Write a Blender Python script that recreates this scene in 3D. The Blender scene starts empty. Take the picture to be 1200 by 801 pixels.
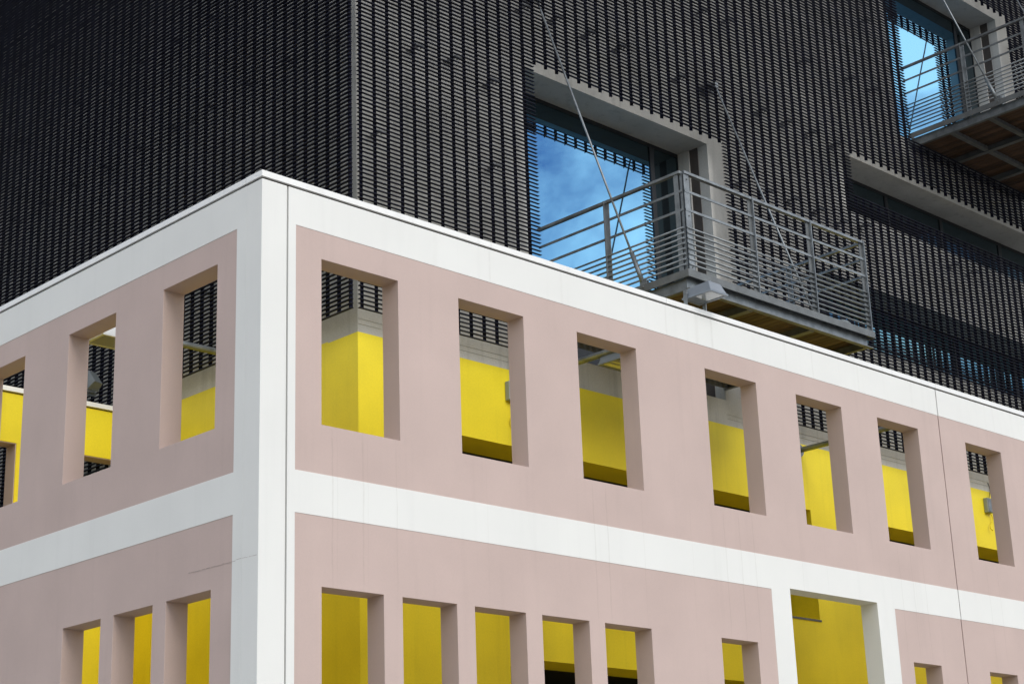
import bpy, bmesh, math, random
from mathutils import Vector, Matrix
random.seed(7)
scene = bpy.context.scene
COL = scene.collection

# ------------------------------------------------------------------ camera
cam_data = bpy.data.cameras.new('camera')
cam = bpy.data.objects.new('camera', cam_data)
COL.objects.link(cam)
cam_data.sensor_width = 36.0
cam_data.lens = 2063.48 / 1200.0 * 36.0
cam_data.clip_start = 0.1
cam_data.clip_end = 5000.0
yaw, pit, rol = math.radians(45.3248), math.radians(18.1638), math.radians(-2.0641)
d = Vector((math.cos(pit) * math.cos(yaw), math.cos(pit) * math.sin(yaw), math.sin(pit)))
r = Vector((math.sin(yaw), -math.cos(yaw), 0.0))
u = r.cross(d)
r2 = r * math.cos(rol) + u * math.sin(rol)
u2 = -r * math.sin(rol) + u * math.cos(rol)
m = Matrix(((r2.x, u2.x, -d.x), (r2.y, u2.y, -d.y), (r2.z, u2.z, -d.z))).to_4x4()
m.translation = Vector((-7.952, -10.898, 1.6))
cam.matrix_world = m
scene.camera = cam

# ------------------------------------------------------------------ light
SUN_DIR = Vector((-0.08, -0.82, 0.56)).normalized()
sun_elev = math.asin(SUN_DIR.z)
sun_az = math.atan2(SUN_DIR.x, SUN_DIR.y)
world = bpy.data.worlds.new('World')
scene.world = world
world.use_nodes = True
wn = world.node_tree
wn.nodes.clear()
w_out = wn.nodes.new('ShaderNodeOutputWorld')
w_bg = wn.nodes.new('ShaderNodeBackground')
w_sky = wn.nodes.new('ShaderNodeTexSky')
w_sky.sky_type = 'NISHITA'
w_sky.sun_disc = False
w_sky.sun_elevation = sun_elev
w_sky.sun_rotation = sun_az
w_sky.air_density = 1.0
w_sky.dust_density = 0.2
w_sky.ozone_density = 2.8
w_bg.inputs['Strength'].default_value = 0.125
# broken cloud cover over the whole sky, mapped on a cloud layer overhead
w_tc = wn.nodes.new('ShaderNodeTexCoord')
w_sep = wn.nodes.new('ShaderNodeSeparateXYZ')
wn.links.new(w_tc.outputs['Generated'], w_sep.inputs[0])
w_z = wn.nodes.new('ShaderNodeMath'); w_z.operation = 'MAXIMUM'; w_z.inputs[1].default_value = 0.0
wn.links.new(w_sep.outputs['Z'], w_z.inputs[0])
w_za = wn.nodes.new('ShaderNodeMath'); w_za.operation = 'ADD'; w_za.inputs[1].default_value = 0.18
wn.links.new(w_z.outputs[0], w_za.inputs[0])
w_dx = wn.nodes.new('ShaderNodeMath'); w_dx.operation = 'DIVIDE'
w_dy = wn.nodes.new('ShaderNodeMath'); w_dy.operation = 'DIVIDE'
wn.links.new(w_sep.outputs['X'], w_dx.inputs[0]); wn.links.new(w_za.outputs[0], w_dx.inputs[1])
wn.links.new(w_sep.outputs['Y'], w_dy.inputs[0]); wn.links.new(w_za.outputs[0], w_dy.inputs[1])
w_cmb = wn.nodes.new('ShaderNodeCombineXYZ')
wn.links.new(w_dx.outputs[0], w_cmb.inputs[0]); wn.links.new(w_dy.outputs[0], w_cmb.inputs[1])
w_cmb.inputs[2].default_value = 3.7
w_noise = wn.nodes.new('ShaderNodeTexNoise')
w_noise.inputs['Scale'].default_value = 1.7
w_noise.inputs['Detail'].default_value = 9.0
w_noise.inputs['Roughness'].default_value = 0.55
w_noise.inputs['Distortion'].default_value = 0.6
wn.links.new(w_cmb.outputs[0], w_noise.inputs['Vector'])
w_ramp = wn.nodes.new('ShaderNodeValToRGB')
w_ramp.color_ramp.elements[0].position = 0.45
w_ramp.color_ramp.elements[1].position = 0.59
wn.links.new(w_noise.outputs['Fac'], w_ramp.inputs[0])
w_mix = wn.nodes.new('ShaderNodeMix'); w_mix.data_type = 'RGBA'
wn.links.new(w_ramp.outputs[0], w_mix.inputs['Factor'])
wn.links.new(w_sky.outputs[0], w_mix.inputs[6])
w_mix.inputs[7].default_value = (14.2, 13.8, 13.1, 1.0)
wn.links.new(w_mix.outputs[2], w_bg.inputs['Color'])
wn.links.new(w_bg.outputs[0], w_out.inputs[0])

sun_data = bpy.data.lights.new('sun', 'SUN')
sun_data.energy = 1.6
sun_data.angle = math.radians(32)          # hazy sun behind thin cloud
sun_data.color = (1.0, 0.95, 0.87)
sun = bpy.data.objects.new('sun', sun_data)
COL.objects.link(sun)
sun.rotation_euler = SUN_DIR.to_track_quat('Z', 'Y').to_euler()

scene.view_settings.view_transform = 'Standard'
scene.view_settings.look = 'None'
scene.view_settings.exposure = 0.05
scene.view_settings.gamma = 1.0
scene.view_settings.use_curve_mapping = False
scene.render.engine = 'CYCLES'

# ------------------------------------------------------------------ materials
def new_mat(name):
    mt = bpy.data.materials.new(name); mt.use_nodes = True
    nt = mt.node_tree
    return mt, nt, nt.nodes['Principled BSDF']

def rgb(c): return (c[0], c[1], c[2], 1.0)

def surface(name, base, rough=0.8, var=0.06, scale=1.5, fine=60.0, bump=0.15, metallic=0.0, spec=0.3, tint=None,
            streak=0.0, rand=0.0, bump_dist=0.004):
    """painted / cast surface: broad cloudy tone, fine grain, soft rain streaks"""
    mt, nt, b = new_mat(name)
    L = nt.links.new
    tc = nt.nodes.new('ShaderNodeTexCoord')
    geo = nt.nodes.new('ShaderNodeNewGeometry')
    n1 = nt.nodes.new('ShaderNodeTexNoise'); n1.inputs['Scale'].default_value = scale; n1.inputs['Detail'].default_value = 6
    L(geo.outputs['Position'], n1.inputs['Vector'])
    n2 = nt.nodes.new('ShaderNodeTexNoise'); n2.inputs['Scale'].default_value = fine; n2.inputs['Detail'].default_value = 3
    L(geo.outputs['Position'], n2.inputs['Vector'])
    mr = nt.nodes.new('ShaderNodeMapRange')
    mr.inputs[1].default_value = 0.3; mr.inputs[2].default_value = 0.7
    mr.inputs[3].default_value = 1.0 - var; mr.inputs[4].default_value = 1.0 + var
    L(n1.outputs['Fac'], mr.inputs[0])
    mr2 = nt.nodes.new('ShaderNodeMapRange')
    mr2.inputs[1].default_value = 0.3; mr2.inputs[2].default_value = 0.7
    mr2.inputs[3].default_value = 1.0 - var * .4; mr2.inputs[4].default_value = 1.0 + var * .4
    L(n2.outputs['Fac'], mr2.inputs[0])
    mul = nt.nodes.new('ShaderNodeMath'); mul.operation = 'MULTIPLY'
    L(mr.outputs[0], mul.inputs[0]); L(mr2.outputs[0], mul.inputs[1])
    last = mul.outputs[0]
    if streak > 0:
        mp = nt.nodes.new('ShaderNodeMapping'); mp.inputs['Scale'].default_value = (9, 9, 0.5)
        L(geo.outputs['Position'], mp.inputs['Vector'])
        n3 = nt.nodes.new('ShaderNodeTexNoise'); n3.inputs['Scale'].default_value = 1.0; n3.inputs['Detail'].default_value = 5
        L(mp.outputs[0], n3.inputs['Vector'])
        mr3 = nt.nodes.new('ShaderNodeMapRange')
        mr3.inputs[1].default_value = 0.55; mr3.inputs[2].default_value = 0.75
        mr3.inputs[3].default_value = 1.0; mr3.inputs[4].default_value = 1.0 - streak
        L(n3.outputs['Fac'], mr3.inputs[0])
        m3 = nt.nodes.new('ShaderNodeMath'); m3.operation = 'MULTIPLY'
        L(last, m3.inputs[0]); L(mr3.outputs[0], m3.inputs[1]); last = m3.outputs[0]
    if rand > 0:
        oi = nt.nodes.new('ShaderNodeObjectInfo')
        mr4 = nt.nodes.new('ShaderNodeMapRange')
        mr4.inputs[3].default_value = 1.0 - rand; mr4.inputs[4].default_value = 1.0 + rand
        L(oi.outputs['Random'], mr4.inputs[0])
        m4 = nt.nodes.new('ShaderNodeMath'); m4.operation = 'MULTIPLY'
        L(last, m4.inputs[0]); L(mr4.outputs[0], m4.inputs[1]); last = m4.outputs[0]
    vm = nt.nodes.new('ShaderNodeVectorMath'); vm.operation = 'SCALE'
    vm.inputs[0].default_value = base
    L(last, vm.inputs['Scale'])
    L(vm.outputs[0], b.inputs['Base Color'])
    b.inputs['Roughness'].default_value = rough
    b.inputs['Metallic'].default_value = metallic
    b.inputs['Specular IOR Level'].default_value = spec
    if bump > 0:
        bp = nt.nodes.new('ShaderNodeBump'); bp.inputs['Strength'].default_value = bump
        bp.inputs['Distance'].default_value = bump_dist
        L(n2.outputs['Fac'], bp.inputs['Height']); L(bp.outputs[0], b.inputs['Normal'])
    return mt, nt, b, vm

def add_stains(nt, b, vm, items, axis, z0, z1, colour, strength=0.16):
    """thin dried run-off marks under the openings: each mark is a narrow vertical line at its own place on the wall"""
    L = nt.links.new
    geo = nt.nodes.new('ShaderNodeNewGeometry')
    wob = nt.nodes.new('ShaderNodeTexNoise'); wob.inputs['Scale'].default_value = 5.0
    L(geo.outputs['Position'], wob.inputs['Vector'])
    sep = nt.nodes.new('ShaderNodeSeparateXYZ'); L(geo.outputs['Position'], sep.inputs[0])
    br = nt.nodes.new('ShaderNodeTexNoise'); br.inputs['Scale'].default_value = 14.0; br.inputs['Detail'].default_value = 4
    L(geo.outputs['Position'], br.inputs['Vector'])
    ux = nt.nodes.new('ShaderNodeMath'); ux.operation = 'MULTIPLY_ADD'
    ux.inputs[1].default_value = 0.02
    L(wob.outputs['Fac'], ux.inputs[0]); L(sep.outputs[axis], ux.inputs[2])
    acc = None
    for (x, w, a) in items:
        s = nt.nodes.new('ShaderNodeMath'); s.operation = 'SUBTRACT'; L(ux.outputs[0], s.inputs[0]); s.inputs[1].default_value = x + .01
        ab = nt.nodes.new('ShaderNodeMath'); ab.operation = 'ABSOLUTE'; L(s.outputs[0], ab.inputs[0])
        mr = nt.nodes.new('ShaderNodeMapRange'); mr.interpolation_type = 'SMOOTHSTEP'
        mr.inputs[1].default_value = 0.0; mr.inputs[2].default_value = w
        mr.inputs[3].default_value = a; mr.inputs[4].default_value = 0.0
        L(ab.outputs[0], mr.inputs[0])
        if acc is None: acc = mr.outputs[0]
        else:
            mx = nt.nodes.new('ShaderNodeMath'); mx.operation = 'MAXIMUM'
            L(acc, mx.inputs[0]); L(mr.outputs[0], mx.inputs[1]); acc = mx.outputs[0]
    zr = nt.nodes.new('ShaderNodeMapRange'); zr.interpolation_type = 'SMOOTHSTEP'
    zr.inputs[1].default_value = z1; zr.inputs[2].default_value = z1 - .15; zr.inputs[3].default_value = 0; zr.inputs[4].default_value = 1
    L(sep.outputs['Z'], zr.inputs[0])
    zr2 = nt.nodes.new('ShaderNodeMapRange'); zr2.interpolation_type = 'SMOOTHSTEP'
    zr2.inputs[1].default_value = z0; zr2.inputs[2].default_value = z0 + .4; zr2.inputs[3].default_value = 0; zr2.inputs[4].default_value = 1
    L(sep.outputs['Z'], zr2.inputs[0])
    f = acc
    for o in (zr.outputs[0], zr2.outputs[0], br.outputs['Fac']):
        mm = nt.nodes.new('ShaderNodeMath'); mm.operation = 'MULTIPLY'; L(f, mm.inputs[0]); L(o, mm.inputs[1]); f = mm.outputs[0]
    ms = nt.nodes.new('ShaderNodeMath'); ms.operation = 'MULTIPLY'; ms.inputs[1].default_value = strength * 2; L(f, ms.inputs[0])
    mix = nt.nodes.new('ShaderNodeMix'); mix.data_type = 'RGBA'
    L(ms.outputs[0], mix.inputs['Factor']); L(b.inputs['Base Color'].links[0].from_socket, mix.inputs[6]); mix.inputs[7].default_value = rgb(colour)
    L(mix.outputs[2], b.inputs['Base Color'])

RUNS = [(.73, .012, 1), (.78, .006, .6), (1.05, .014, .9), (1.10, .006, .5), (1.41, .01, .7), (3.81, .012, .9), (3.99, .012, 1), (4.49, .01, .5),
        (5.20, .008, .4), (5.72, .012, .9), (5.96, .01, .8), (6.18, .012, .9), (6.97, .01, .5), (8.78, .012, .7), (9.02, .01, .8),
        (9.06, .006, .6), (9.26, .012, .7), (10.62, .01, .7), (10.86, .01, .7), (2.45, .008, .3), (7.4, .008, .4)]
M = {}
WHITE = (.81, .81, .785); PINK = (.568, .445, .408); YEL = (.89, .725, .03)
mt, nt, b, vm = surface('white_paint', WHITE, .75, .022, 1.2, 90, .12, streak=.03)
add_stains(nt, b, vm, RUNS, 'X', 4.0, 5.5, (.45, .43, .38), .22)
TOPRUNS = [(1.9, .05, .35), (2.57, .02, .8), (3.51, .03, .5), (5.02, .02, .9), (5.5, .05, .7), (5.74, .03, .9), (6.99, .02, .6), (7.47, .02, .9), (8.33, .03, .6), (9.4, .05, .4), (9.92, .03, .9), (11.2, .02, .5), (.26, .015, .9)]
add_stains(nt, b, vm, TOPRUNS, 'X', 6.7, 7.62, (.44, .42, .37), .14); M['white'] = mt
mt, nt, b, vm = surface('pink_paint', PINK, .8, .045, 1.4, 90, .12, streak=.035)
add_stains(nt, b, vm, RUNS, 'X', 4.0, 5.5, (.38, .29, .25), .26); M['pink'] = mt
M['white_left'] = surface('white_paint_side', WHITE, .75, .03, 1.2, 90, .12, streak=.03)[0]
M['pink_left'] = surface('pink_paint_side', PINK, .8, .05, 1.4, 90, .12, streak=.04)[0]
M['yellow'] = surface('yellow_paint', YEL, .5, .09, 1.2, 50, .1, streak=.06)[0]
M['joint'] = surface('sealant', (.36, .24, .215), .8, .1, 8, 60, 0)[0]
M['crack'] = surface('crack_line', (.42, .36, .34), .9, .2, 8, 60, 0)[0]
M['joint_pale'] = surface('sealant_pale', (.60, .58, .54), .8, .1, 8, 60, 0)[0]
M['shadow_gap'] = surface('shadow_strip', (.07, .06, .055), .8, .2, 5, 60, 0)[0]  # near-black colour standing in for shade under copings and in jamb channels
M['coping'] = surface('coping_white', (.88, .88, .87), .4, .03, 3, 60, 0, spec=.5, streak=.08)[0]
M['concrete'] = surface('concrete', (.51, .50, .475), .85, .14, 1.3, 45, .5, streak=.22)[0]
M['slat'] = surface('dark_coated_slat', (.018, .019, .033), .7, .2, 4, 60, 0, spec=.15, rand=.25)[0]
M['fin'] = surface('dark_coated_fin', (.005, .006, .018), .75, .2, 4, 60, 0, spec=.12, rand=.25)[0]
M['bracket'] = surface('dull_bracket_steel', (.26, .265, .27), .5, .2, 8, 60, 0, metallic=.4)[0]
M['steel'] = surface('galvanised_steel', (.23, .25, .265), .45, .26, 9, 80, .15, metallic=.65, spec=.5)[0]
M['steel_dark'] = surface('weathered_galvanised_steel', (.17, .18, .185), .55, .18, 7, 80, .15, metallic=.5)[0]
M['frame'] = surface('dark_window_frame', (.02, .022, .026), .4, .1, 5, 60, 0)[0]
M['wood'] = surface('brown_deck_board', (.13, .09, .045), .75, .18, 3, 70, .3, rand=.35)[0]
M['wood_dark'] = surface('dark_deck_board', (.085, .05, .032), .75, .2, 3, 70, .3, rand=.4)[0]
M['lamp_grey'] = surface('lamp_housing', (.22, .25, .29), .35, .06, 6, 60, 0, spec=.5, metallic=.2)[0]
M['lamp_dark'] = surface('dark_lamp_housing', (.10, .115, .125), .4, .06, 6, 60, 0, spec=.5)[0]
M['grey_plastic'] = surface('grey_plastic', (.30, .34, .36), .45, .06, 6, 60, 0)[0]
M['white_plastic'] = surface('white_plastic', (.62, .64, .67), .35, .04, 6, 60, 0)[0]
M['cable'] = surface('cable_black', (.03, .03, .03), .5, .06, 6, 60, 0)[0]
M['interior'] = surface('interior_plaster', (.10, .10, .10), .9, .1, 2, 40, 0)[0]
M['ground'] = surface('asphalt_ground', (.16, .155, .145), .9, .2, .4, 12, .4)[0]
M['court'] = surface('pale_court_bounce', (.62, .60, .55), .9, .1, .6, 14, .3)[0]  # kept pale to throw light back up in the court
M['paving'] = surface('pale_concrete_paving', (.34, .33, .31), .9, .12, .6, 14, .3)[0]

def glass_mat(name, tint, body, refl):
    mt, nt, b = new_mat(name)
    L = nt.links.new
    b.inputs['Base Color'].default_value = rgb(body)
    b.inputs['Roughness'].default_value = .1
    g = nt.nodes.new('ShaderNodeBsdfGlossy'); g.inputs['Color'].default_value = rgb(tint); g.inputs['Roughness'].default_value = .004
    geo = nt.nodes.new('ShaderNodeNewGeometry')
    n = nt.nodes.new('ShaderNodeTexNoise'); n.inputs['Scale'].default_value = .9
    L(geo.outputs['Position'], n.inputs['Vector'])
    bp = nt.nodes.new('ShaderNodeBump'); bp.inputs['Strength'].default_value = .06; bp.inputs['Distance'].default_value = .02
    L(n.outputs['Fac'], bp.inputs['Height']); L(bp.outputs[0], g.inputs['Normal'])
    mx = nt.nodes.new('ShaderNodeMixShader'); mx.inputs[0].default_value = refl
    L(b.outputs[0], mx.inputs[1]); L(g.outputs[0], mx.inputs[2])
    L(mx.outputs[0], nt.nodes['Material Output'].inputs[0])
    return mt
M['glass'] = glass_mat('coated_window_glass', (.22, .54, .86), (.004, .008, .012), .74)
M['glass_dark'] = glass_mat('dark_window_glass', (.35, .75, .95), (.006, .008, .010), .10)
M['glass_teal'] = glass_mat('shaded_window_glass', (.35, .80, 1.0), (.006, .010, .012), .40)
M['lamp_glass'] = glass_mat('lamp_glass', (.9, .92, .92), (.50, .52, .52), .25)

# ------------------------------------------------------------------ mesh helpers
class MB:
    def __init__(s, off=(0, 0, 0)):
        s.v = []; s.f = []; s.m = []; s.mats = []; s.smooth = []
        s.off = Vector(off)
    def mi(s, mat):
        if mat not in s.mats: s.mats.append(mat)
        return s.mats.index(mat)
    def quad(s, pts, mat, sm=False):
        n = len(s.v)
        s.v += [tuple(Vector(p) - s.off) for p in pts]
        s.f.append(tuple(range(n, n + len(pts)))); s.m.append(s.mi(mat)); s.smooth.append(sm)
    def box(s, a, b, mat):
        x0, y0, z0 = a; x1, y1, z1 = b
        n = len(s.v)
        for p in ((x0, y0, z0), (x1, y0, z0), (x1, y1, z0), (x0, y1, z0), (x0, y0, z1), (x1, y0, z1), (x1, y1, z1), (x0, y1, z1)):
            s.v.append(tuple(Vector(p) - s.off))
        for q in ((0, 3, 2, 1), (4, 5, 6, 7), (0, 1, 5, 4), (1, 2, 6, 5), (2, 3, 7, 6), (3, 0, 4, 7)):
            s.f.append(tuple(n + i for i in q)); s.m.append(s.mi(mat)); s.smooth.append(False)
    def tube(s, p, q, rad, mat, seg=12, rad2=None, cap=True):
        p = Vector(p); q = Vector(q); rad2 = rad if rad2 is None else rad2
        ax = (q - p).normalized()
        t = Vector((0, 0, 1)) if abs(ax.z) < .9 else Vector((1, 0, 0))
        e1 = ax.cross(t).normalized(); e2 = ax.cross(e1)
        n = len(s.v)
        for (c, rr) in ((p, rad), (q, rad2)):
            for i in range(seg):
                an = 2 * math.pi * i / seg
                s.v.append(tuple(c + e1 * math.cos(an) * rr + e2 * math.sin(an) * rr - s.off))
        for i in range(seg):
            j = (i + 1) % seg
            s.f.append((n + i, n + j, n + seg + j, n + seg + i)); s.m.append(s.mi(mat)); s.smooth.append(True)
        if cap:
            s.f.append(tuple(n + i for i in reversed(range(seg)))); s.m.append(s.mi(mat)); s.smooth.append(False)
            s.f.append(tuple(n + seg + i for i in range(seg))); s.m.append(s.mi(mat)); s.smooth.append(False)
    def frustum(s, bot, top, mat):
        """two 4-point loops, bottom and top"""
        n = len(s.v)
        s.v += [tuple(Vector(p) - s.off) for p in list(bot) + list(top)]
        for q in ((3, 2, 1, 0), (4, 5, 6, 7), (0, 1, 5, 4), (1, 2, 6, 5), (2, 3, 7, 6), (3, 0, 4, 7)):
            s.f.append(tuple(n + i for i in q)); s.m.append(s.mi(mat)); s.smooth.append(False)
    def dome(s, c, rx, ry, rz, mat, nu=16, nv=6):
        n0 = len(s.v)
        for j in range(nv + 1):
            th = math.pi / 2 * j / nv
            for i in range(nu):
                ph = 2 * math.pi * i / nu
                s.v.append(tuple(Vector((c[0] + rx * math.cos(th) * math.cos(ph), c[1] + ry * math.cos(th) * math.sin(ph), c[2] + rz * math.sin(th))) - s.off))
        for j in range(nv):
            for i in range(nu):
                k = (i + 1) % nu
                s.f.append((n0 + j * nu + i, n0 + j * nu + k, n0 + (j + 1) * nu + k, n0 + (j + 1) * nu + i)); s.m.append(s.mi(mat)); s.smooth.append(True)
        s.f.append(tuple(n0 + i for i in reversed(range(nu)))); s.m.append(s.mi(mat)); s.smooth.append(False)
    def mesh(s, name):
        me = bpy.data.meshes.new(name)
        me.from_pydata(s.v, [], s.f)
        for mt in s.mats: me.materials.append(M[mt])
        me.polygons.foreach_set('material_index', s.m)
        me.polygons.foreach_set('use_smooth', s.smooth)
        me.update()
        return me
    def build(s, name, parent=None, loc=(0, 0, 0), kind=None, label=None, bevel=0, weld=False):
        o = bpy.data.objects.new(name, s.mesh(name))
        if weld:
            bm = bmesh.new(); bm.from_mesh(o.data); bmesh.ops.remove_doubles(bm, verts=bm.verts, dist=1e-5); bm.to_mesh(o.data); bm.free()
        COL.objects.link(o); o.location = loc
        if parent: o.parent = parent
        if kind: o['kind'] = kind
        if label: o['label'] = label
        if bevel:
            md = o.modifiers.new('edge', 'BEVEL'); md.width = bevel; md.segments = 2; md.limit_method = 'ANGLE'
        return o

def place(name, mesh, parent, loc=(0, 0, 0), rot=None, label=None):
    o = bpy.data.objects.new(name, mesh); COL.objects.link(o)
    o.parent = parent; o.location = loc
    if rot: o.rotation_euler = rot
    if label: o['label'] = label
    return o

def thing(name, label, cat, loc=(0, 0, 0), group=None):
    o = bpy.data.objects.new(name, None); COL.objects.link(o)
    o.empty_display_size = .2
    o.location = loc; o['label'] = label; o['category'] = cat
    if group: o['group'] = group
    return o

def copy_tree(o, parent=None):
    c = o.copy(); COL.objects.link(c); c.parent = parent
    for ch in list(o.children): copy_tree(ch, c)
    return c

def cell_wall(mb, us, zs, cls, depth_axis, front, thick, back_mat, sgn=1):
    """wall with rectangular openings. cls(u, z) -> None for a hole or (inset of the face, material).
    depth_axis 'Y': u runs along X, wall goes from y=front to front+thick; 'X': u runs along Y."""
    us = sorted(set(round(x, 5) for x in us)); zs = sorted(set(round(x, 5) for x in zs))
    def P(u_, w, z):
        return (u_, front + w * sgn, z) if depth_axis == 'Y' else (front + w * sgn, u_, z)
    flip = (depth_axis == 'X')
    def Q(pts, mat):
        mb.quad(list(reversed(pts)) if flip else pts, mat)
    nu, nz = len(us) - 1, len(zs) - 1
    C = [[cls((us[i] + us[i + 1]) / 2, (zs[j] + zs[j + 1]) / 2) for j in range(nz)] for i in range(nu)]
    for i in range(nu):
        for j in range(nz):
            c = C[i][j]
            if c is None: continue
            u0, u1, z0, z1 = us[i], us[i + 1], zs[j], zs[j + 1]
            dd, mat = c
            Q([P(u0, dd, z0), P(u1, dd, z0), P(u1, dd, z1), P(u0, dd, z1)], mat)
            Q([P(u1, thick, z0), P(u0, thick, z0), P(u0, thick, z1), P(u1, thick, z1)], back_mat)
            for (a, b_, pts) in ((i + 1, j, lambda w0, w1: [P(u1, w0, z0), P(u1, w1, z0), P(u1, w1, z1), P(u1, w0, z1)]),
                                 (i - 1, j, lambda w0, w1: [P(u0, w1, z0), P(u0, w0, z0), P(u0, w0, z1), P(u0, w1, z1)]),
                                 (i, j + 1, lambda w0, w1: [P(u0, w0, z1), P(u1, w0, z1), P(u1, w1, z1), P(u0, w1, z1)]),
                                 (i, j - 1, lambda w0, w1: [P(u0, w1, z0), P(u1, w1, z0), P(u1, w0, z0), P(u0, w0, z0)])):
                nb = C[a][b_] if (0 <= a < nu and 0 <= b_ < nz) else None
                w1 = thick if nb is None else nb[0]
                if w1 > dd + 1e-6: Q(pts(dd, w1), mat)

# ------------------------------------------------------------------ ground
mb = MB(); mb.quad([(-1500, -1500, 0), (1500, -1500, 0), (1500, 1500, 0), (-1500, 1500, 0)], 'ground')
mb.build('ground', kind='structure')
mb = MB(); mb.box((-3.0, -3.0, -.2), (24, -.01, .12), 'paving'); mb.box((-3.0, -.01, -.2), (-.01, 16, .12), 'paving')
mb.build('pavement', kind='structure')
mb = MB(); mb.box((.23, .23, -.2), (19.0, 2.59, .14), 'court'); mb.box((.23, 2.59, -.2), (3.13, 6.69, .14), 'court')  # unseen pale floor added to bounce light onto the yellow walls
mb.build('court_bounce_floor', kind='structure')

# ------------------------------------------------------------------ pink screen wall (L-shaped)
TH = .217
wall = thing('screen_wall', 'pink and white L-shaped wall with rows of unglazed square-cut openings, standing before the dark building', 'wall')
U_R = [(.62, 1.46), (2.17, 2.985), (3.70, 4.54), (5.59, 6.43), (7.12, 7.95), (8.64, 9.465), (10.48, 11.29), (12.0, 12.83), (13.5, 14.33), (15.0, 15.83), (16.9, 17.73)]
L_R = [(.62, 1.26), (1.46, 2.065), (2.27, 2.88), (3.08, 3.685), (3.89, 4.53), (5.555, 6.125), (8.87, 9.42), (10.43, 11.04), (11.3, 11.9), (12.1, 12.7), (13.5, 14.1), (15.0, 15.6)]
BIG = (6.72, 8.27)
def inr(u_, rs): return any(a < u_ < b_ for a, b_ in rs)
TOPZ = 7.474
def cls_r(u_, z):
    if u_ < .272: return (.035, 'joint_pale')
    j = 9.925 < u_ < 9.943
    if 5.475 < z < 6.91 and inr(u_, U_R): return None
    if 2.2 < z < 4.15 and inr(u_, L_R): return None
    if .12 < z < 4.75 and BIG[0] < u_ < BIG[1]: return None
    white = z > 7.15 or 4.715 < z < 5.06 or u_ < .35 or (z < 5.06 and 6.41 < u_ < 8.60) or z < 1.3
    if j: return (.03, 'joint')
    return (0.0, 'white') if white else (.004, 'pink')
us = [.256, .272, .35, 9.925, 9.943, 6.41, 8.60, 19.6, BIG[0], BIG[1]] + [x for w in U_R + L_R for x in w]
zs = [0, .12, 1.3, 2.2, 4.15, 4.75, 4.715, 5.06, 5.475, 6.91, 7.15, TOPZ]
mb = MB(); cell_wall(mb, us, zs, cls_r, 'Y', 0, TH, 'yellow')
mb.build('wall_face', wall, label='pale pink front face with white bands, brighter lit', weld=True, bevel=.0035)
mb = MB(); mb.box((0, 0, 0), (.256, TH, TOPZ), 'white')
mb.build('corner_pier', wall, bevel=.004)
U_L = [(.62, 1.425), (2.185, 2.99), (3.79, 4.60), (5.35, 6.16), (7.0, 7.8)]
L_L = [(.63, 1.26), (1.455, 2.05), (2.25, 2.87), (4.7, 5.3), (5.5, 6.1)]
def cls_l(u_, z):
    if 5.475 < z < 6.90 and inr(u_, U_L): return None
    if 2.2 < z < 4.16 and inr(u_, L_L): return None
    white = z > 7.13 or 4.71 < z < 5.055 or u_ < .345 or z < 1.3
    return (0.0, 'white_left') if white else (.004, 'pink_left')
us = [TH, .345, 14.0] + [x for w in U_L + L_L for x in w]
zs = [0, 1.3, 2.2, 4.16, 4.71, 5.055, 5.475, 6.90, 7.13, TOPZ]
mb = MB(); cell_wall(mb, us, zs, cls_l, 'X', 0, TH, 'yellow')
mb.build('wall_face', wall, label='shaded pink side face with white bands', weld=True, bevel=.0035)
# hairline crack filler on the side face
mb = MB()
yy = .02
while yy < .95:
    y1 = yy + random.uniform(.02, .09); zz = 4.34 + random.uniform(-.004, .004)
    mb.box((-.0008, yy, zz - .0014), (.001, y1, zz + .0008 + random.uniform(0, .0012)), 'crack'); yy = y1 + random.uniform(0, .03)
mb.build('crack', wall)
# recessed strip coloured dark for the shadow line under the coping, and coping pieces
mb = MB()
mb.box((.018, .018, TOPZ - .001), (19.58, TH - .018, 7.497), 'shadow_gap')
mb.box((.018, TH - .018, TOPZ - .001), (TH - .018, 13.98, 7.497), 'shadow_gap')
mb.build('shadow_strip', wall)
OH = .006
def coping_piece(x0, x1, alongx):
    mb = MB()
    if alongx: mb.box((x0, -OH, 7.494), (x1, TH + OH, 7.548), 'coping')
    else: mb.box((-OH, x0, 7.494), (TH + OH, x1, 7.545), 'coping')
    return mb.build('coping', wall, bevel=.0015)
x = -OH
for ln in (2.6, 2.45, 2.45, 2.45, 2.45, 2.45, 2.45, 2.3):
    coping_piece(x, x + ln - .004, True); x += ln
y = TH + OH + .004
for ln in (2.3, 2.45, 2.45, 2.45, 2.45):
    coping_piece(y, y + ln - .004, False); y += ln

# ------------------------------------------------------------------ yellow cross wall in the court
YT = 6.70
cross = thing('court_wall', 'yellow cross wall with white coping seen through the openings of the shaded side', 'wall', (1.6, YT, 0))
U_T = [(.72, 1.53), (2.26, 3.03)]
def cls_t(u_, z):
    if 5.475 < z < 6.905 and inr(u_, U_T): return None
    return (0.0, 'yellow')
mb = MB((1.6, YT, 0))
cell_wall(mb, [TH + .002, 3.135] + [x for w in U_T for x in w], [0, 5.475, 6.905, TOPZ], cls_t, 'Y', YT, TH, 'yellow')
mb.build('wall_face', cross)
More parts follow.
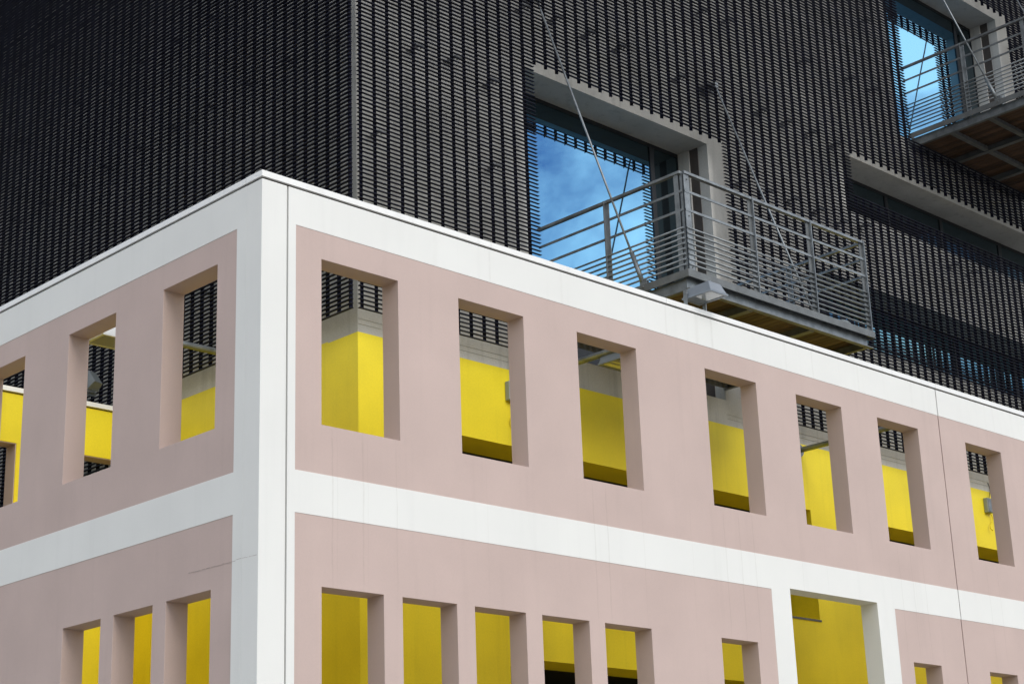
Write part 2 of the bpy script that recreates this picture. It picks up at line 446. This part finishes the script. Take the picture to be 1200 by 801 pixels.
# pink lining of its openings
mb = MB((1.6, YT, 0))
for a, b_ in U_T:
    mb.box((a, YT + .008, 6.895), (b_, YT + TH - .008, 6.904), 'pink_left')
    mb.box((b_ - .009, YT + .008, 5.476), (b_ - .001, YT + TH - .008, 6.894), 'pink_left')
    mb.box((a + .001, YT + .008, 5.476), (a + .009, YT + TH - .008, 6.894), 'pink_left')
mb.build('opening_lining', cross)
mb = MB((1.6, YT, 0)); mb.box((TH + .04, YT + .018, TOPZ - .001), (3.13, YT + TH - .018, 7.497), 'shadow_gap'); mb.build('shadow_strip', cross)  # dark strip paints the shadow line below this coping
mb = MB((1.6, YT, 0)); mb.box((TH + .035, YT - .03, 7.49), (3.13, YT + TH + .03, 7.545), 'coping'); mb.build('coping', cross)

# ------------------------------------------------------------------ dark building
XB, YB, WT = 3.139, 2.60, .50
bld = thing('clad_building', 'tall concrete building clad in dark horizontal slats, with yellow painted base', 'building', (XB, YB, 0))
O = Vector((XB, YB, 0))
XEND, YEND, ZTOP = 24.0, 16.0, 19.6
W1 = (5.74, 9.20, 7.82, 11.40); W2 = (14.02, 17.50, 12.95, 16.20); WS = (12.36, 22.0, 11.28, 12.19); W3 = (11.3, 22.0, 9.18, 10.15)
YO = [(4.2, 10.81, 5.15, 6.60), (12.2, 20.0, 5.15, 6.60), (5.2, 10.8, 2.4, 4.26)]
def cls_b(u_, z):
    for (a, b_, c, e) in (W1, W2, WS, W3):
        if a < u_ < b_ and c < z < e: return None
    for (a, b_, c, e) in YO:
        if a < u_ < b_ and c < z < e: return None
    if z < 7.485: return (0.0, 'yellow')
    if (7.565 < z < 7.575 or 7.625 < z < 7.633) and not 5.74 < u_ < 9.2: return (.006, 'concrete')
    return (0.0, 'concrete')
us = [XB, XEND]; zs = [0, 7.485, 7.565, 7.575, 7.625, 7.633, ZTOP]
for (a, b_, c, e) in [W1, W2, WS, W3] + YO: us += [a, b_]; zs += [c, e]
mb = MB(O); cell_wall(mb, us, zs, cls_b, 'Y', YB, WT, 'interior')
mb.build('outer_wall', bld, loc=(0, 0, 0))
def cls_bl(u_, z):
    if z < 7.50 and u_ < YT + .1: return (0.0, 'yellow')
    return (0.0, 'concrete')
mb = MB(O); cell_wall(mb, [YB + WT, YT + .1, YEND], [0, 7.50, ZTOP], cls_bl, 'X', XB, WT, 'interior')
mb.box((XB, YEND, 0), (XEND, YEND + .3, ZTOP), 'concrete')
mb.box((XEND - .3, YB + WT, 0), (XEND, YEND, ZTOP), 'concrete')
mb.box((XB, YB, ZTOP), (XEND, YEND + .3, ZTOP + .3), 'concrete')
mb.box((XB + WT, YB + WT + .25, 7.60), (XEND - .3, YEND, 7.82), 'interior')
mb.box((XB + WT, YB + WT + .25, 12.7), (XEND - .3, YEND, 12.93), 'interior')
mb.build('outer_wall', bld)
# grooved reveal of the two tall windows: shade of the channel painted as a dark strip on the right jamb
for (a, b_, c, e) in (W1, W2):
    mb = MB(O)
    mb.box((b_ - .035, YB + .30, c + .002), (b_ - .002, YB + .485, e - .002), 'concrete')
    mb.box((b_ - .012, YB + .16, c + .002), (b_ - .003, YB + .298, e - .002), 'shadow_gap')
    mb.build('window_reveal', bld, label='shutter channel in the concrete jamb, its shade painted dark')
# windows
def window(x0, x1, z0, z1, mulls, transoms=(), kick=.05, panes=None, head=0):
    mb = MB(O); yf, yb = YB + WT - .015, YB + WT + .05
    f = .05
    mb.box((x0 + .001, yf, z0 + .001), (x0 + f, yb, z1 - .001), 'frame')
    mb.box((x1 - f, yf, z0 + .001), (x1 - .001, yb, z1 - .001), 'frame')
    mb.box((x0 + f, yf + .001, z0 + .001), (x1 - f, yb, z0 + kick), 'frame')
    mb.box((x0 + f, yf + .001, z1 - f), (x1 - f, yb, z1 - .001), 'frame')
    xs = [x0 + f]
    for k in mulls:
        mb.box((k - .04, yf - .004, z0 + kick), (k + .04, yb, z1 - f), 'frame'); xs += [k - .04, k + .04]
    for t in transoms:
        mb.box((x0 + f, yf - .002, t - .015), (x1 - f, yb, t + .015), 'frame')
    xs.append(x1 - f)
    w = mb.build('window', bld)
    for i in range(0, len(xs), 2):
        p_ = MB(O); p_.box((xs[i] + .001, yf + .012, z0 + kick), (xs[i + 1] - .001, yf + .03, z1 - max(f, head + .002)), panes[min(i // 2, len(panes) - 1)] if panes else 'glass'); p_.build('pane', w)
        if head:  # head pane made dark to stand for the soffit's reflection
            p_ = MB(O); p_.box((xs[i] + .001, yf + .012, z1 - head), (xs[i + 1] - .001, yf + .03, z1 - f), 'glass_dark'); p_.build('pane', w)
window(*W1, [8.62], (), .50, ['glass', 'glass_dark'], .27)  # right pane coloured dark where the sky's reflection ends
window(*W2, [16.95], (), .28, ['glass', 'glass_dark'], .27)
window(*WS, [14.2, 15.74, 17.52, 19.3], (), .05, ['glass_dark'])
window(*W3, [12.25, 14.0, 15.74, 17.52, 19.3], (), .05, ['glass_teal'])
# back ceilings so the yellow openings look into dark rooms
mb = MB(O); mb.box((XB + WT, YB + WT, 6.95), (XEND - .3, YB + 5, 7.1), 'interior'); mb.box((XB + WT, YB + WT, 4.65), (XEND - .3, YB + 5, 4.8), 'interior')
mb.box((XB + WT, YB + 5, 0), (XEND - .3, YB + 5.2, 7.5), 'interior')
mb.build('floor_slab', bld)
mb = MB(O)
mb.box((4.2, YB - .012, 5.125), (10.83, YB + .3, 5.149), 'steel_dark'); mb.box((12.19, YB - .012, 5.125), (20.0, YB + .3, 5.149), 'steel_dark')
mb.build('window_sill', bld)

# ---- slat screens, standing off the concrete
YS, XS = 2.38, XB - .22
PZ, PF = .0493, .1935
Z0 = 7.652
CUTS = [(5.70, 9.25, 0, 11.365), (13.97, 17.45, 12.78, 16.14), (12.24, 30, 11.41, 12.10)]
XSTART, YSTART = 2.975, 2.418
def segments(z):
    segs = [(XSTART, XEND)]
    for (a, b_, c, e) in CUTS:
        if c < z < e:
            out = []
            for (s, t) in segs:
                if b_ <= s or a >= t: out.append((s, t)); continue
                if a > s: out.append((s, a))
                if b_ < t: out.append((b_, t))
            segs = out
    return segs
slat_mesh = {}
def slat_data(ln):
    k = round(ln, 3)
    if k not in slat_mesh:
        mb = MB(); mb.box((0, -.0160, -.003), (ln, .0160, .003), 'slat'); slat_mesh[k] = mb.mesh('slat')
    return slat_mesh[k]
rest = MB(O)
count = 0
k = 0; z = Z0
rows = []
while z < ZTOP - .1:
    for (s, t) in segments(z):
        vis = (z < 17.4) and s < 16.9
        if vis and count < 296:
            jz = random.uniform(-.0016, .0016)
            place('slat', slat_data(t - s), bld, (s - XB, YS - YB, z + jz), (random.uniform(-.05, .05), 0, 0)); count += 1
        else:
            rest.box((s, YS - .016, z - .003), (t, YS + .016, z + .003), 'slat')
    z += PZ
o = rest.build('slat', bld, kind='stuff')
# side screen: lower beyond the cross wall
side = MB(O)
z = Z0 - 65 * PZ
k = 0
while z < ZTOP - .1:
    y0 = YSTART if z > Z0 - .01 else YT + .35
    jz = random.uniform(-.0016, .0016)
    side.box((XS - .018, y0, z - .0035 + jz), (XS + .018, YEND, z + .0035 + jz), 'slat'); z += PZ
side.build('slat', bld, kind='stuff', label='slats of the shaded side, seen at a slant')
# fins
fin_mesh = {}
FD = .049
def fin_data(h, alongx):
    k = (round(h, 3), alongx)
    if k not in fin_mesh:
        mb = MB(); t = .004
        # bottom cut at a slant, as the saw-toothed lower edge of the screen shows
        if alongx: mb.frustum([(-t, 0, -.01), (t, 0, -.01), (t, FD, .012), (-t, FD, .012)], [(-t, 0, h), (t, 0, h), (t, FD, h), (-t, FD, h)], 'fin')
        else: mb.frustum([(0, -t, -.01), (FD, -t, .012), (FD, t, .012), (0, t, -.01)], [(0, -t, h), (FD, -t, h), (FD, t, h), (0, t, h)], 'fin')
        fin_mesh[k] = mb.mesh('fin')
    return fin_mesh[k]
x = XSTART + .075
nf = 0
while x < XEND:
    spans = [(Z0 + .010, ZTOP - .1)]
    for (a, b_, c, e) in CUTS:
        if a < x < b_:
            out = []
            for (s, t) in spans:
                if c > s: out.append((s, min(t, c)))
                if e < t: out.append((max(s, e), t))
            spans = [q for q in out if q[1] - q[0] > .05]
    for (s, t) in spans:
        place('fin', fin_data(t - s, True), bld, (x - XB + random.uniform(-.002, .002), YS + .0145 - YB, s)); nf += 1
    x += PF
y = YSTART + .072
while y < YEND:
    s = Z0 + .010 if y < YT + .35 else Z0 - 65 * PZ + .010
    place('fin', fin_data(ZTOP - .1 - s, False), bld, (XS + .0165 - XB, y - YB + random.uniform(-.002, .002), s)); nf += 1
    y += PF
# standoff brackets between the concrete and the fins
mb = MB()
mb.box((-.004, .070, -.02), (.004, .219, .02), 'bracket'); mb.box((-.07, .200, -.035), (.07, .2195, -.028), 'bracket')
mb.box((-.085, .055, -.006), (.085, .10, .006), 'bracket')
mb.tube((-.05, .05, -.012), (-.05, .11, -.012), .008, 'bracket', 6); mb.tube((.05, .05, -.012), (.05, .11, -.012), .008, 'bracket', 6)
brk_x = mb.mesh('bracket')
mb = MB()
mb.box((.070, -.004, -.02), (.219, .004, .02), 'bracket'); mb.box((.055, -.085, -.006), (.10, .085, .006), 'bracket')
brk_y = mb.mesh('bracket')
nb = 0
for j in range(-1, 9):
    z = 9.83 + (j) * 1.19
    x = 3.36; i = 0
    while x < 19.2:
        inside = any(a - .2 < x < b_ + .2 and c - .1 < z < e + .1 for (a, b_, c, e) in CUTS + [W1, W2, WS, W3])
        if not inside and z < 17.3 and random.random() < .62:
            place('bracket', brk_x, bld, (x - XB + random.choice((-.02, 0, .02)), YS - YB, z + random.choice((-.05, 0, 0, .05)))); nb += 1
        x += PF * 3
    y = 2.93
    while y < 11.5 and z < 15.5:
        place('bracket', brk_y, bld, (XS - XB, y - YB, z)); nb += 1
        y += PF * 4

# ---- balconies (parts of the building)
def balcony(dx, dz, dark):
    """deck frame is the part; posts, rails, planks and rods are its sub-parts. Coordinates are those of the lower balcony."""
    off = O - Vector((dx, 0, dz))
    X0, X1, YF, YR = 5.87, 9.25, .36, 2.56
    T = 8.15
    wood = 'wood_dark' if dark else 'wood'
    f = MB(off)
    # side channels
    for xa, s in ((X0, 1), (X1, -1)):
        a, b_ = sorted((xa + s * .03, xa + s * .042)); f.box((a, YF + .06, 7.96), (b_, YR + .04, 8.085), 'steel')
        a, b_ = sorted((xa + s * .031, xa + s * .085)); f.box((a, YF + .061, 7.951), (b_, YR + .04, 7.961), 'steel_dark')
        a, b_ = sorted((xa - s * .03, xa - s * .018)); f.box((a, YF - .03, 8.075), (b_, YR, 8.158), 'steel_dark')
        a, b_ = sorted((xa - s * .018, xa + s * .06)); f.box((a, YF + .0, 8.147), (b_, YR, 8.157), 'steel_dark')
    # front channel and toe angle
    f.box((X0 + .03, YF + .052, 7.96), (X1 - .03, YF + .062, 8.146), 'steel')
    f.box((X0 + .0, YF - .01, 7.948), (X1 - .0, YF + .05, 7.959), 'steel_dark')
    f.box((X0 - .018, YF - .03, 8.075), (X1 + .018, YF - .018, 8.158), 'steel_dark')
    f.box((X0 - .018, YF - .018, 8.1475), (X1 + .018, YF + .05, 8.1575), 'steel_dark')
    # rear beam
    f.box((X0 + .043, YR - .02, 7.955), (X1 - .043, YR, 8.13), 'steel_dark')
    # joists below the planks
    for yj in (1.87, 1.2):
        f.box((X0 + .043, yj - .005, 7.965), (X1 - .043, yj + .005, 8.045), 'steel_dark')
        f.box((X0 + .043, yj - .04, 7.955), (X1 - .043, yj + .04, 7.965), 'steel_dark')
    for xj in (6.98, 8.12):
        f.box((xj - .006, YF + .061, 7.9535), (xj + .006, YR - .021, 8.044), 'steel_dark')
        f.box((xj - .045, YF + .061, 7.944), (xj + .045, YR - .021, 7.9545), 'steel_dark')
    for sx in (X0 + .15, 6.2, 7.0, 7.1, 8.1, 8.2, X1 - .1):
        f.tube((sx, YF - .034, 8.1), (sx, YF - .028, 8.1), .008, 'steel', 8)
    deck = f.build('balcony', bld, label='upper balcony, deck seen from below' if dark else 'lower balcony with long railing over the pink wall')
    # planks
    x = X0 + .05; n = 0
    pl = MB(off)
    while x < X1 - .06:
        pm = MB(); pm.box((0, 0, 0), (.086, YR - YF - .10, .032), wood)
        me = bpy.data.meshes.get('deck_plank_' + wood) or pm.mesh('deck_plank_' + wood)
        place('plank', me, deck, (x + dx - XB, YF + .065 - YB, 8.048 + dz + random.uniform(0, .004)))
        x += .104
    # posts
    def post(fn):
        mb = MB(off); fn(mb); mb.build('post', deck)
    zt, zb = 9.315, 8.09
    def angle(mb, x, y, sx, sy):
        a, b_ = sorted((x, x + sx * .075)); mb.box((a, y - .004, zb), (b_, y + .004, zt), 'steel')
        c, e = sorted((y + sy * .004, y + sy * .075)); mb.box((x - .004, c, zb), (x + .004, e, zt), 'steel')
    post(lambda mb: (mb.box((X0 - .004, YF + .055, zb), (X0 + .004, YF + .115, zt), 'steel'), mb.box((X0 + .03, YF - .004, zb), (X0 + .115, YF + .004, zt), 'steel'),
                     mb.box((X0 + .02, YF + .02, zb), (X0 + .05, YF + .05, zt - .02), 'steel'),
                     [mb.tube((X0 + .08, YF - .012, zz), (X0 + .08, YF - .004, zz), .009, 'steel_dark', 8) for zz in (9.23, 8.8, 8.2)]))
    for px in (7.08, 8.17, X1 - .012):
        post(lambda mb, px=px: (mb.box((px - .003, YF - .028, zb), (px + .009, YF + .004, zt), 'steel'), mb.box((px - .06, YF + .006, zb), (px + .008, YF + .014, zt), 'steel_dark')))
    for xa in (X0, X1):
        for py in (1.50,):
            post(lambda mb, xa=xa, py=py: (mb.box((xa - .028, py - .003, zb), (xa + .004, py + .009, zt), 'steel'), mb.box((xa + .004, py - .05, zb), (xa + .012, py + .009, zt), 'steel')))
    # rails
    def rail(name, a, b_, mat='steel'):
        mb = MB(off); mb.box(a, b_, mat); mb.build(name, deck)
    rail('rail', (X0 + .03, YF - .018, 9.288), (X1, YF + .030, 9.318))
    rail('rail', (X0 - .018, YF + .02, 9.287), (X0 + .030, YR + .02, 9.317))
    rail('rail', (X1 - .028, YF + .032, 9.286), (X1 + .018, YR + .02, 9.316))
    for zz in (9.085, 8.865):
        rail('rail', (X0 + .03, YF - .008, zz - .014), (X1 - .014, YF + .004, zz + .014))
        rail('rail', (X0 + .006, YF + .02, zz - .014), (X0 + .018, YR + .02, zz + .014))
        rail('rail', (X1 - .018, YF + .02, zz - .014), (X1 - .006, YR + .02, zz + .014))
    for q in range(8):
        zz = 8.652 - q * .0605
        mb = MB(off); mb.tube((X0 + .03, YF - .006, zz), (X1 - .012, YF - .006, zz), .0115, 'steel', 8); mb.build('rail', deck)
        mb = MB(off); mb.tube((X0 - .002, YF + .02, zz), (X0 - .002, YR + .02, zz), .0115, 'steel', 8); mb.build('rail', deck)
    # tie rods with turnbuckle sleeves
    for xa, za, ya in ((X0 - .005, 12.40, 2.47), (X1 - .03, 12.20, 2.40)):
        mb = MB(off)
        a = Vector((xa, .97, 8.10)); b_ = Vector((xa, ya, za)); dd = (b_ - a).normalized()
        mb.tube(a + dd * .12, b_, .0125, 'steel', 10)
        mb.tube(a + dd * .10, a + dd * .50, .026, 'steel', 12)
        mb.tube(a + dd * .50, a + dd * .56, .026, 'steel', 12, .014)
        mb.box((xa - .02, .93, 8.07), (xa - .012, 1.03, 8.21), 'steel'); mb.box((xa + .012, .93, 8.07), (xa + .02, 1.03, 8.21), 'steel')
        mb.tube((xa - .04, .98, 8.13), (xa + .04, .98, 8.13), .014, 'steel_dark', 8)
        mb.tube(a + dd * .02, a + dd * .12, .011, 'steel', 8)
        mb.box((xa - .008, ya - .02, za - .05), (xa + .008, 2.60, za + .05), 'steel_dark')
        mb.box((xa - .03, ya - .03, za - .04), (xa + .03, ya + .01, za + .03), 'steel')
        mb.build('tie_rod', deck)
        mb = MB(off); mb.box((xa - .11, 2.485, za - .09), (xa + .11, 2.505, za + .09), 'bracket')
        for (qx, qz) in ((-.1, .06), (.1, .06), (-.1, -.06), (.1, -.06)):
            mb.tube((xa + qx, 2.47, za + qz), (xa + qx, 2.485, za + qz), .015, 'steel_dark', 8)
        mb.build('anchor_plate', deck)
    return deck
balcony(0, 0, False)
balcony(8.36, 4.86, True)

# ------------------------------------------------------------------ steel braces between pink wall and building
def brace(label, a, b_):
    a = Vector(a); b_ = Vector(b_); dd = (b_ - a).normalized()
    t = thing('brace_pipe', label, 'steel pipe', a, 'steel braces between wall and building')
    mb = MB(a); mb.tube(a + dd * .012, b_ - dd * .012, .036, 'steel', 20); mb.build('pipe', t)
    mb = MB(a); mb.tube(a, a + dd * .012, .085, 'steel', 20); mb.build('flange', t)
    mb = MB(a); mb.tube(b_ - dd * .012, b_, .085, 'steel', 20); mb.build('flange', t)
brace('grey steel pipe seen in the third upper opening from the corner, front side', (5.52, TH, 7.39), (5.52, YB, 7.39))
brace('grey steel pipe crossing the fifth upper opening of the front side', (10.68, TH, 7.39), (10.68, YB, 7.39))
brace('grey steel pipe crossing the opening nearest the corner on the shaded side', (TH, 3.82, 7.39), (XB, 3.82, 7.39))

# ------------------------------------------------------------------ floodlights
def floodlight(label, loc, rotz, tilt=0.0, mat='lamp_grey', sx=.30, sy=.40, grp='outdoor floodlights', hung=False):
    """hooded area light: loc is its foot; glass faces down"""
    t = thing('floodlight', label, 'floodlight', loc, grp)
    t.rotation_euler = (0, 0, rotz)
    hx, hy = sx / 2, sy / 2
    T_ = Matrix.Rotation(tilt, 4, 'X')
    def tr(p): return tuple(T_ @ Vector(p))
    z0 = .12
    mb = MB()
    rim = [(-hx, -hy, z0 + .015), (hx, -hy, z0 + .015), (hx, hy, z0 + .015), (-hx, hy, z0 + .015)]
    top = [(-hx * .72, -hy * .72, z0 + .135), (hx * .72, -hy * .72, z0 + .135), (hx * .8, hy * .95, z0 + .115), (-hx * .8, hy * .95, z0 + .115)]
    mb.frustum([tr(p) for p in rim], [tr(p) for p in top], mat)
    mb.build('housing', t, bevel=.006)
    mb = MB()
    e = .022; zr = z0
    for (a, b_) in (((-hx - .006, -hy - .006, zr), (hx + .006, -hy + e, zr + .018)), ((-hx - .006, hy - e, zr), (hx + .006, hy + .006, zr + .018)),
                    ((-hx - .006, -hy + e, zr), (-hx + e, hy - e, zr + .018)), ((hx - e, -hy + e, zr), (hx + .006, hy - e, zr + .018))):  # rim bars
        pts = [(a[0], a[1], a[2]), (b_[0], a[1], a[2]), (b_[0], b_[1], a[2]), (a[0], b_[1], a[2])]
        mb.frustum([tr(p) for p in pts], [tr((p[0], p[1], b_[2])) for p in pts], mat)
    mb.box(tr((-hx + e, hy * .35, zr + .004)), tr((hx - e, hy * .35 + .02, zr + .014)), mat)
    mb.build('rim', t)
    mb = MB(); pts = [(-hx + e, -hy + e, zr + .006), (hx - e, -hy + e, zr + .006), (hx - e, hy - e, zr + .006), (-hx + e, hy - e, zr + .006)]
    mb.frustum([tr(p) for p in pts], [tr((p[0], p[1], zr + .012)) for p in pts], 'lamp_glass'); mb.build('lens', t)
    mb = MB()
    if hung:
        mb.box((-.03, -.02, z0 + .11), (.03, .02, z0 + .24), 'steel_dark'); mb.box((-.06, -.05, z0 + .235), (.06, .05, z0 + .25), 'steel_dark')
        mb.build('bracket', t); return t
    mb.box((-hx - .022, hy * .6, .012), (-hx - .012, hy * .6 + .045, z0 + .09), 'steel')
    mb.box((hx + .012, hy * .6, .012), (hx + .022, hy * .6 + .045, z0 + .09), 'steel')
    mb.box((-hx - .022, hy * .6, 0), (hx + .022, hy * .6 + .045, .012), 'steel')
    mb.tube((-hx - .03, hy * .6 + .022, z0 + .06), (hx + .03, hy * .6 + .022, z0 + .06), .011, 'steel', 8)
    mb.build('bracket', t)
    return t
floodlight('grey hooded floodlight standing on the white coping below the balcony corner', (5.62, -.045, 7.545), 0, 0, 'lamp_grey', .27, .38)
floodlight('grey floodlight behind the third upper opening, beside the steel pipe', (5.66, 1.16, 7.14), 0, 0, 'lamp_grey', .36, .42, hung=True)
floodlight('pale floodlight at the top of the second opening of the shaded side', (.86, 3.60, 7.03), math.radians(-90), 0, 'white_plastic', .34, .46, hung=True)
dark_lamp = floodlight('dark floodlight above the yellow cross wall, second opening of the shaded side', (2.40, YT + .12, 7.70), math.radians(200), math.radians(-50), 'lamp_dark', .18, .22)
stand = MB((2.40, YT + .12, 7.70)); stand.tube((2.40, YT + .12, 7.546), (2.40, YT + .12, 7.70), .018, 'lamp_dark', 8); stand.box((2.22, YT + .09, 7.675), (2.58, YT + .15, 7.70), 'lamp_dark')
so = stand.build('stand', dark_lamp); so.rotation_euler = (0, 0, -math.radians(200))

# ------------------------------------------------------------------ junction boxes with cable
def junction(label, x, z):
    t = thing('junction_box', label, 'junction box', (x, YB, z), 'junction boxes on the yellow wall')
    t_off = Vector((x, YB, z))
    mb = MB(t_off); mb.box((x - .075, YB - .07, z - .11), (x + .075, YB - .002, z + .11), 'grey_plastic'); mb.build('box', t, bevel=.008)
    mb = MB(t_off); mb.box((x - .065, YB - .078, z - .10), (x + .065, YB - .071, z + .10), 'steel'); mb.build('lid', t)
    mb = MB(t_off)
    prev = Vector((x + .03, YB - .04, z + .11))
    for q in range(1, 9):
        a = q / 8
        cur = Vector((x + .03 + .09 * math.sin(a * 2.2), YB - .04 + .03 * a, z + .11 + .26 * a)); mb.tube(prev, cur, .006, 'cable', 6); prev = cur
    prev = Vector((x + .02, YB - .04, z - .11))
    for q in range(1, 9):
        a = q / 8
        cur = Vector((x + .02 + .05 * math.sin(a * 5), YB - .04, z - .11 - .24 * a)); mb.tube(prev, cur, .008, 'yellow', 6); prev = cur
    mb.tube(prev, prev + Vector((.03, -.02, -.03)), .012, 'yellow', 8)
    mb.build('cable', t)
junction('small grey junction box on the yellow wall in the second upper opening', 5.33, 7.22)
junction('small grey junction box on the yellow wall in the farthest upper opening', 15.26, 7.25)

# ------------------------------------------------------------------ small fittings on the lower balcony
t = thing('dome_lamp', 'pale grey rounded lamp cover on the lower balcony deck behind the railing', 'lamp', (9.04, .62, 8.085))
mb = MB(); mb.dome((0, 0, .10), .15, .13, .15, 'grey_plastic'); mb.build('cover', t)
mb = MB(); mb.tube((0, 0, 0), (0, 0, .10), .13, 'steel_dark', 20); mb.build('base', t)

print('slats', count, 'fins', nf, 'brackets', nb)
